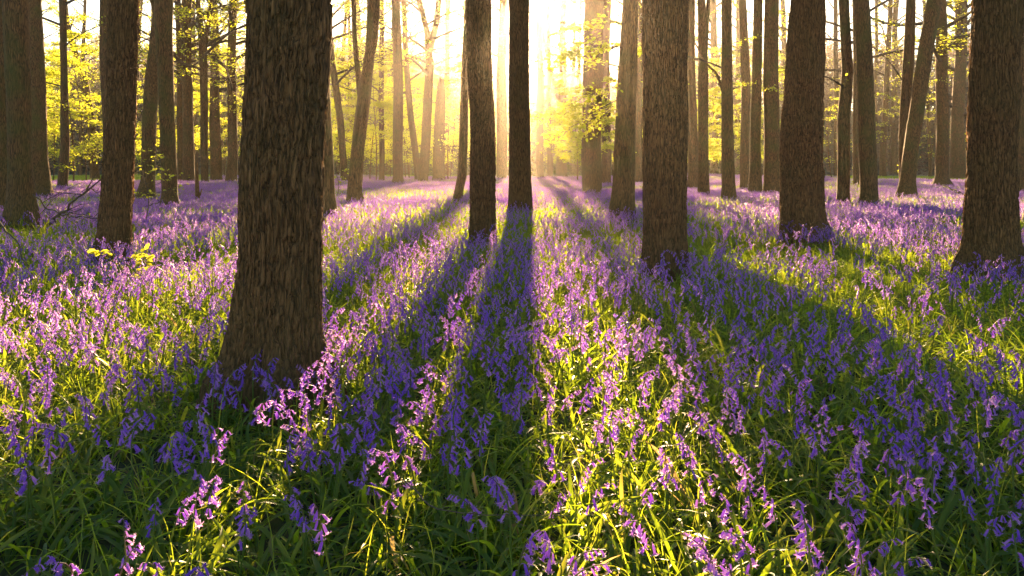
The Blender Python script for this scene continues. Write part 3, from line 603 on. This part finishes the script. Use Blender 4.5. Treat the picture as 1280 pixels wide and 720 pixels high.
# ------------------------------------------------------------ bluebells
def bell_geo(sides, lod):
    """nodding tube flower hanging along -z from its stalk tip; length about 17 mm"""
    th = np.arange(sides)*2*math.pi/sides
    if lod == 0: rings = [(0, .0012), (-.002, .0026), (-.007, .0032), (-.013, .0030), (-.0165, .0040)]
    elif lod == 1: rings = [(0, .0016), (-.004, .0034), (-.0165, .0040)]
    else: rings = [(0, .003), (-.018, .0072)]
    V = np.concatenate([np.stack([r*np.cos(th), r*np.sin(th), 0*th+z], -1) for z, r in rings]); k = sides
    Q = np.concatenate([np.stack([i*k+np.arange(k), i*k+(np.arange(k)+1) % k, (i+1)*k+(np.arange(k)+1) % k, (i+1)*k+np.arange(k)], -1) for i in range(len(rings)-1)])
    fs = [Q]
    if lod <= 1:
        b = len(V); ta = th+math.pi/k; R1 = .0092 if lod == 0 else .0088
        V = np.concatenate([V, np.stack([R1*np.cos(ta), R1*np.sin(ta), 0*ta-.0172], -1)]); e = (len(rings)-1)*k
        if lod == 0:
            V = np.concatenate([V, np.stack([.0105*np.cos(ta), .0105*np.sin(ta), 0*ta-.0145], -1)])
            # curled tips: small extra triangles turning back up
            tips = np.stack([e+np.arange(k), e+(np.arange(k)+1) % k, b+np.arange(k)], -1)
            w = np.array([1]*k)
            V = np.concatenate([V, np.stack([.0088*np.cos(ta+.28), .0088*np.sin(ta+.28), 0*ta-.0168], -1)])
            fs.append(np.concatenate([tips, np.stack([b+np.arange(k), b+2*k+np.arange(k), b+k+np.arange(k)], -1)]))
        else: fs.append(np.stack([e+np.arange(k), e+(np.arange(k)+1) % k, b+np.arange(k)], -1))
    return V, fs
BELL = [bell_geo(6, 0), bell_geo(5, 1), bell_geo(4, 2)]

def blade(rng, L, lod, az, up, w=.0065, drop=1.0):
    n = (9, 6, 4)[lod]; t = np.linspace(0, 1, n)
    ang = up-(t**1.3)*drop*rng.uniform(.8, 1.6); ds = L/(n-1)
    h = np.concatenate([[0], np.cumsum(np.cos(ang[:-1])*ds)]); z = np.concatenate([[0], np.cumsum(np.sin(ang[:-1])*ds)])
    z = np.maximum(z, -.0+0.01*t)
    az = az+.25*rng.normal()*t**2; c, s_ = np.cos(az), np.sin(az)
    C = np.stack([h*c, h*s_, z], -1); S = np.stack([-s_, c, 0*s_], -1)
    ww = w*np.clip(np.minimum(.55+1.8*t, 3.2*(1-t)**.7), 0, 1)[:, None]
    if lod < 2:
        N = np.cross(S, unit(np.gradient(C, axis=0))); tw = rng.normal(0, .5)*t[:, None]; S2 = S*np.cos(tw)+N*np.sin(tw)
        V = np.stack([C-S2*ww, C-N*ww*-.35, C+S2*ww], 1).reshape(-1, 3); i = np.arange(n-1)*3
        Q = np.concatenate([np.stack([i, i+1, i+4, i+3], -1), np.stack([i+1, i+2, i+5, i+4], -1)])
    else:
        V = np.stack([C-S*ww, C+S*ww], 1).reshape(-1, 3); i = np.arange(n-1)*2; Q = np.stack([i, i+1, i+3, i+2], -1)
    return V, [Q]

def bluebell(rng, lod):
    """stem (V,fs,tint), list of bells (V,fs,tint); plant droops towards +x"""
    H = rng.uniform(.30, .45); lean = rng.uniform(.0, .07); n = (14, 8, 4)[lod]; t = np.linspace(0, 1, n)
    curl = rng.uniform(.03, .09); P = np.stack([lean*t**2+curl*np.clip((t-.62)/.38, 0, 1)**2, .012*np.sin(t*4+rng.uniform(0, 6)), H*(t-.10*np.clip((t-.75)/.25, 0, 1)**2)], -1)
    V, fs = tube(P, np.interp(t, [0, .6, 1], [.0036, .0026, .0010])*(1.25 if lod == 2 else 1), (6, 4, 3)[lod])
    ts = np.repeat(np.interp(t, [0, .55, .8, 1], [.1, .4, .9, 1]), (6, 4, 3)[lod])
    stem = (V, fs, ts); bells = []
    nb = rng.randint(9, 16) if lod < 2 else rng.randint(5, 8)
    for b in range(nb):
        u = .66+.32*b/(nb-1)+rng.uniform(-.01, .01); p = np.array([np.interp(u, t, P[:, k]) for k in range(3)])
        az = rng.normal(0, 1.15)+(math.pi if rng.rand() < .12 else 0); o = np.array([math.cos(az), math.sin(az), 0]); young = b/(nb-1)
        s = (1.04-.42*young)*rng.uniform(.88, 1.12)
        st = p+o*.0015; tip = p+o*(.011-.004*young)+np.array([0, 0, .002])
        hang = unit(np.array([0, 0, -1.0])*(1-.25*young)+o*rng.uniform(.2, 1.0)+rng.normal(0, .16, 3))
        Zc = -hang; Xc = unit(np.cross(Zc, [0.3, .9, .2])); Yc = np.cross(Zc, Xc); Rm = np.stack([Xc, Yc, Zc], -1)
        bv, bf = BELL[lod]; W = (bv*s*(1.3 if lod == 2 else 1.12)*np.array([1, 1, 1.25]))@Rm.T+tip
        tint = np.full(len(W), np.clip(rng.normal(.5, .2), 0, 1))
        if lod < 2:
            pv, pf = tube([st, (st+tip)/2+[0, 0, .0025], tip], .0007, 3); fs2 = list(bf)+[pf[0]+len(W)]; W = np.concatenate([W, pv]); tint = np.concatenate([tint, np.full(len(pv), .95)]); bf = fs2
        bells.append((W, bf, tint))
    return stem, bells

hid = bpy.data.collections.new('instance_sources')          # sources for the uncountable carpet, never linked to the scene
def source_coll(name):
    return bpy.data.collections.new(name)
PM = [M['stem'], M['petal'], M['blade']]
carpet = source_coll('carpet_sources'); foliage = source_coll('foliage_sources')
def rotz(a): c, s_ = math.cos(a), math.sin(a); return np.array([[c, -s_, 0], [s_, c, 0], [0, 0, 1]])
nC = 0
for k in range(10):                                          # 0-9 single plants in full detail
    rng = np.random.RandomState(300+k); st, bl = bluebell(rng, 0); m = MB(); m.add(st[0], st[1], 0, st[2])
    for b in bl: m.add(b[0], b[1], 1, b[2])
    link('c%02d' % nC, m.mesh('c', PM), coll=carpet); nC += 1
for k in range(8):                                           # 10-17 single plants, middle detail
    rng = np.random.RandomState(320+k); st, bl = bluebell(rng, 1); m = MB(); m.add(st[0], st[1], 0, st[2])
    for b in bl: m.add(b[0], b[1], 1, b[2])
    link('c%02d' % nC, m.mesh('c', PM), coll=carpet); nC += 1
for k in range(8):                                           # 18-25 round patches, 0.8 m radius
    rng = np.random.RandomState(340+k); m = MB(); dens = 105 if k < 5 else 30
    pv = [bluebell(rng, 2) for _ in range(14)]
    for q in range(dens):
        st, bl = pv[rng.randint(14)]; r = .85*math.sqrt(rng.rand()); a = rng.uniform(0, 6.28); off = np.array([r*math.cos(a), r*math.sin(a), 0])
        Rz = rotz(rng.uniform(0, 6.28)); s = rng.uniform(.8, 1.15); h = rng.rand()
        m.add((st[0]*s)@Rz.T+off, st[1], 0, st[2])
        for b in bl: m.add((b[0]*s)@Rz.T+off, b[1], 1, np.clip(b[2]*.5+h*.5, 0, 1))
    link('c%02d' % nC, m.mesh('c', PM), coll=carpet); nC += 1
nL = 0
for k in range(12):                                          # 0-11 leaf clumps
    rng = np.random.RandomState(400+k); m = MB()
    for q in range(rng.randint(7, 11)):
        up = R_(rng.uniform(35, 85)); V, f = blade(rng, rng.uniform(.16, .32), 0, rng.uniform(0, 6.28), up, rng.uniform(.0042, .0088), rng.uniform(.7, 1.9)); m.add(V+rng.normal(0, .012, 3)*[1, 1, 0], f, 2, rng.rand())
    for q in range(3):                                       # thin dead or grassy blades
        V, f = blade(rng, rng.uniform(.15, .35), 1, rng.uniform(0, 6.28), R_(rng.uniform(50, 88)), rng.uniform(.0012, .0022), rng.uniform(.3, 1.2)); m.add(V, f, 2, rng.uniform(.6, 1))
    link('l%02d' % nL, m.mesh('l', PM), coll=foliage); nL += 1
for k in range(6):                                           # 12-17 leaf patches
    rng = np.random.RandomState(420+k); m = MB()
    for q in range(330):
        r = .85*math.sqrt(rng.rand()); a = rng.uniform(0, 6.28)
        V, f = blade(rng, rng.uniform(.22, .42), 2, rng.uniform(0, 6.28), R_(rng.uniform(35, 88)), rng.uniform(.006, .010), rng.uniform(.5, 1.6)); m.add(V+[r*math.cos(a), r*math.sin(a), 0], f, 2, rng.rand())
    link('l%02d' % nL, m.mesh('l', PM), coll=foliage); nL += 1

def instancer(name, coll, P, rot, scl, idx, label, cat):
    me = bpy.data.meshes.new(name); me.vertices.add(len(P)); me.vertices.foreach_set('co', np.asarray(P, np.float32).ravel())
    a = me.attributes.new('rot', 'FLOAT_VECTOR', 'POINT'); a.data.foreach_set('vector', np.asarray(rot, np.float32).ravel())
    a = me.attributes.new('scl', 'FLOAT', 'POINT'); a.data.foreach_set('value', np.asarray(scl, np.float32))
    a = me.attributes.new('idx', 'INT', 'POINT'); a.data.foreach_set('value', np.asarray(idx, np.int32))
    o = link(name, me); tag(o, label, cat, kind='stuff')
    ng = bpy.data.node_groups.new(name+'_nodes', 'GeometryNodeTree')
    ng.interface.new_socket('Geometry', in_out='INPUT', socket_type='NodeSocketGeometry'); ng.interface.new_socket('Geometry', in_out='OUTPUT', socket_type='NodeSocketGeometry')
    N = ng.nodes; gi = N.new('NodeGroupInput'); go = N.new('NodeGroupOutput'); ci = N.new('GeometryNodeCollectionInfo'); ci.inputs['Collection'].default_value = coll
    ci.inputs['Separate Children'].default_value = True; ci.inputs['Reset Children'].default_value = True
    ip = N.new('GeometryNodeInstanceOnPoints'); ip.inputs['Pick Instance'].default_value = True
    def na(nm, ty):
        q = N.new('GeometryNodeInputNamedAttribute'); q.data_type = ty; q.inputs['Name'].default_value = nm; return q.outputs['Attribute']
    L = ng.links; L.new(gi.outputs[0], ip.inputs['Points']); L.new(ci.outputs[0], ip.inputs['Instance'])
    L.new(na('idx', 'INT'), ip.inputs['Instance Index'])
    er = N.new('FunctionNodeEulerToRotation'); L.new(na('rot', 'FLOAT_VECTOR'), er.inputs[0]); L.new(er.outputs[0], ip.inputs['Rotation'])
    L.new(na('scl', 'FLOAT'), ip.inputs['Scale']); L.new(ip.outputs[0], go.inputs[0])
    md = o.modifiers.new('instances', 'NODES'); md.node_group = ng; return o

rng = np.random.RandomState(2024)
def cell_points(y0, y1, cell, half=lambda y: .66*np.maximum(y, 0)+3.0, jit=.5):
    ys = np.arange(y0, y1, cell); out = []
    for y in ys:
        w = half(y); xs = np.arange(-w, w, cell); out.append(np.stack([xs, np.full(len(xs), y)], -1))
    P = np.concatenate(out); return P+rng.uniform(-jit, jit, P.shape)*cell
def fine(P): return vnoise(np.concatenate([P*2.6, np.ones((len(P), 1))], 1))
def dens(P, s=.45, o=0): return fbm(np.concatenate([P*s+o, np.zeros((len(P), 1))], 1), 3)
TRUNKS = [(o.location.x, o.location.y) for o in scene.objects if o.name.startswith('tree') and o.location.y < 14]
def clear_of_trunks(P, extra=0.0):
    k = np.ones(len(P), bool)
    for (x, y) in TRUNKS: k &= np.hypot(P[:, 0]-x, P[:, 1]-y) > .30+extra
    return k
# near single plants
NEAR, MID = 9.0, 16.0
P1 = cell_points(-1.2, NEAR, .115); dn = dens(P1, .55); yy = P1[:, 1]
keep = rng.rand(len(P1)) < np.clip((dn-.36)*4.2, np.interp(yy, [3, 5], [.42, .1]), .95)*np.interp(yy, [1.5, 4, 8], [.95, .85, .85])*np.clip(fine(P1)*2.2-.1, .12, 1.15); keep &= clear_of_trunks(P1); P1 = P1[keep]
# nearest to the lens in view become individual objects
ycam = P1[:, 1]; top = ycam*0+.3
inview = (np.abs(P1[:, 0]) < .643*ycam*1.0+.02) & (HOR+F*(CH-.36)/np.maximum(ycam, .1) < 722) & (ycam > .5)
order = np.argsort(np.where(inview, ycam, 1e9))[:300]; order = order[inview[order]]
ind = np.zeros(len(P1), bool); ind[order] = True
IND = P1[order]; P1 = P1[~ind]
n1 = len(P1); far_cut = P1[:, 1] > 5.0
idx1 = np.where(far_cut, 10+rng.randint(0, 8, n1), rng.randint(0, 10, n1))
# middle singles
P2 = cell_points(NEAR, MID, .118); keep = rng.rand(len(P2)) < np.clip((dens(P2, .6)-.38)*4.5, .08, .85)*np.clip(fine(P2)*2.2-.15, .1, 1.1); keep &= clear_of_trunks(P2); P2 = P2[keep]; idx2 = 10+rng.randint(0, 8, len(P2))
# far patches
P3 = cell_points(MID, 88, .92, half=lambda y: .68*y+5); dn = dens(P3, .22, 5); keep = rng.rand(len(P3)) < np.clip((dn-.22)*5, .25, 1); q_ = P3[:, 0]/P3[:, 1]; keep &= P3[:, 1] < np.where(q_ < -.37, 50, np.where(q_ > .4, 56, 84))+8*(dens(P3, .2, 3)-.5); P3 = P3[keep]; dn = dn[keep]
idx3 = np.where(dn+rng.normal(0, .03, len(P3)) > .50, 18+rng.randint(0, 5, len(P3)), 23+rng.randint(0, 3, len(P3)))
def pack(Ps, sc): P = np.concatenate(Ps); n = len(P); return np.column_stack([P, np.zeros(n)]), n
A, n = pack([P1, P2, P3], None); A[:, 2] = gz(A[:, 0], A[:, 1])
rot = np.column_stack([rng.normal(0, .07, n), rng.normal(0, .07, n), rng.uniform(0, 6.283, n)])
npat = len(P3); rot[n-npat:, :2] = 0
scl = np.concatenate([rng.uniform(.8, 1.25, n-npat), rng.uniform(.9, 1.15, npat)])
instancer('bluebell_carpet', carpet, A, rot, scl, np.concatenate([idx1, idx2, idx3]), 'dense carpet of violet bluebells stretching away between the trunks', 'flowers')
# leaves
L1 = cell_points(-1.2, NEAR, .092); L1 = L1[clear_of_trunks(L1, -.05)]; L1 = L1[rng.rand(len(L1)) < .62+.5*(dens(L1, .8, 9)-.5)]
L2 = cell_points(NEAR, MID, .17); L2 = L2[clear_of_trunks(L2, -.05)]
L3 = cell_points(MID, 88, .98, half=lambda y: .68*y+5)
B, n = pack([L1, L2, L3], None); B[:, 2] = gz(B[:, 0], B[:, 1]); rot = np.column_stack([np.zeros(n), np.zeros(n), rng.uniform(0, 6.283, n)]); scl = rng.uniform(.75, 1.15, n)
instancer('bluebell_leaves', foliage, B, rot, scl, np.concatenate([rng.randint(0, 12, len(L1)+len(L2)), 12+rng.randint(0, 6, len(L3))]), 'tangled strap shaped green leaves under the bluebells', 'leaves')

# individual bluebells of the closest rows: stem, bells, leaves
protos = []
for k in range(12):
    r2 = np.random.RandomState(600+k); st, bl = bluebell(r2, 0)
    m = MB(); m.add(st[0], st[1], 0, st[2]); sm = m.mesh('stem', PM); bms = []
    hm = MB()
    for b in bl:
        q = MB(); q.add(b[0], b[1], 1, b[2]); bms.append(q.mesh('bell', PM)); hm.add(b[0], b[1], 1, b[2])
    hmm = hm.mesh('flower_head', PM); lv = []
    for q in range(3):
        V, f = blade(r2, r2.uniform(.22, .36), 0, r2.uniform(0, 6.28), R_(r2.uniform(45, 80)), r2.uniform(.006, .0085), r2.uniform(.8, 1.5)); q2 = MB(); q2.add(V, f, 2, r2.rand()); lv.append(q2.mesh('leaf', PM))
    protos.append((sm, bms, hmm, lv))
for i, (x, y) in enumerate(IND):
    sm, bms, hmm, lv = protos[rng.randint(12)]
    o = bpy.data.objects.new('bluebell', None); scene.collection.objects.link(o); o.location = (x, y, 0); o.empty_display_size = .05
    o.rotation_euler = (rng.normal(0, .07), rng.normal(0, .07), rng.uniform(0, 6.283)); o.scale = (1, 1, 1); s = rng.uniform(.9, 1.2); o.scale = (s, s, s)
    pxx_ = 640+F*x/y; zone = ['in the shaded corner by the left edge', "in shade left of the thickest trunk", "in front of the thickest trunk's foot", 'in the mixed light left of the central shadow', 'in the long central shadow', 'in the sunlit strip right of the central shadow', 'between the sunlit strip and the right shade', 'in the leafy shade on the right', 'by the right edge'][int(np.clip(np.searchsorted([110, 250, 420, 540, 660, 820, 960, 1130], pxx_), 0, 8))]
    row = 'first rows' if y < 2.5 else 'second rows' if y < 3.1 else 'third rows'
    tag(o, ('tall' if s > 1.1 else 'short' if s < .98 else 'mid height')+' violet bluebell '+zone+', '+row, 'bluebell', 'bluebells in the closest rows')
    link('stem', sm, o)
    if i < 110:
        for b in bms: link('bell', b, o)
    else: link('flower_head', hmm, o)
    for l in (lv if i < 110 else lv[:2]): link('leaf', l, o)

# ------------------------------------------------------------ haze: even air round everything
m = MB(); x0, x1, y0, y1, z0, z1 = -420, 420, -80, 440, -1.0, 48.0
m.add([(x0, y0, z0), (x1, y0, z0), (x1, y1, z0), (x0, y1, z0), (x0, y0, z1), (x1, y0, z1), (x1, y1, z1), (x0, y1, z1)],
      np.array([[0, 3, 2, 1], [4, 5, 6, 7], [0, 1, 5, 4], [1, 2, 6, 5], [2, 3, 7, 6], [3, 0, 4, 7]]))
g = NT('haze_air'); pv = g.n('ShaderNodeVolumePrincipled', Density=HAZE_DENSITY, Anisotropy=0.88); pv.inputs['Color'].default_value = (1, .90, .76, 1)
g.l(pv.outputs[0], g.out.inputs['Volume'])
tag(link('haze', m.mesh('haze', [g.m], smooth=False)), 'thin sunlit haze hanging between the trunks', 'haze', kind='stuff')
print('IND', len(IND), 'carpet', len(A), 'leaves', len(B), 'objects', len(scene.objects))
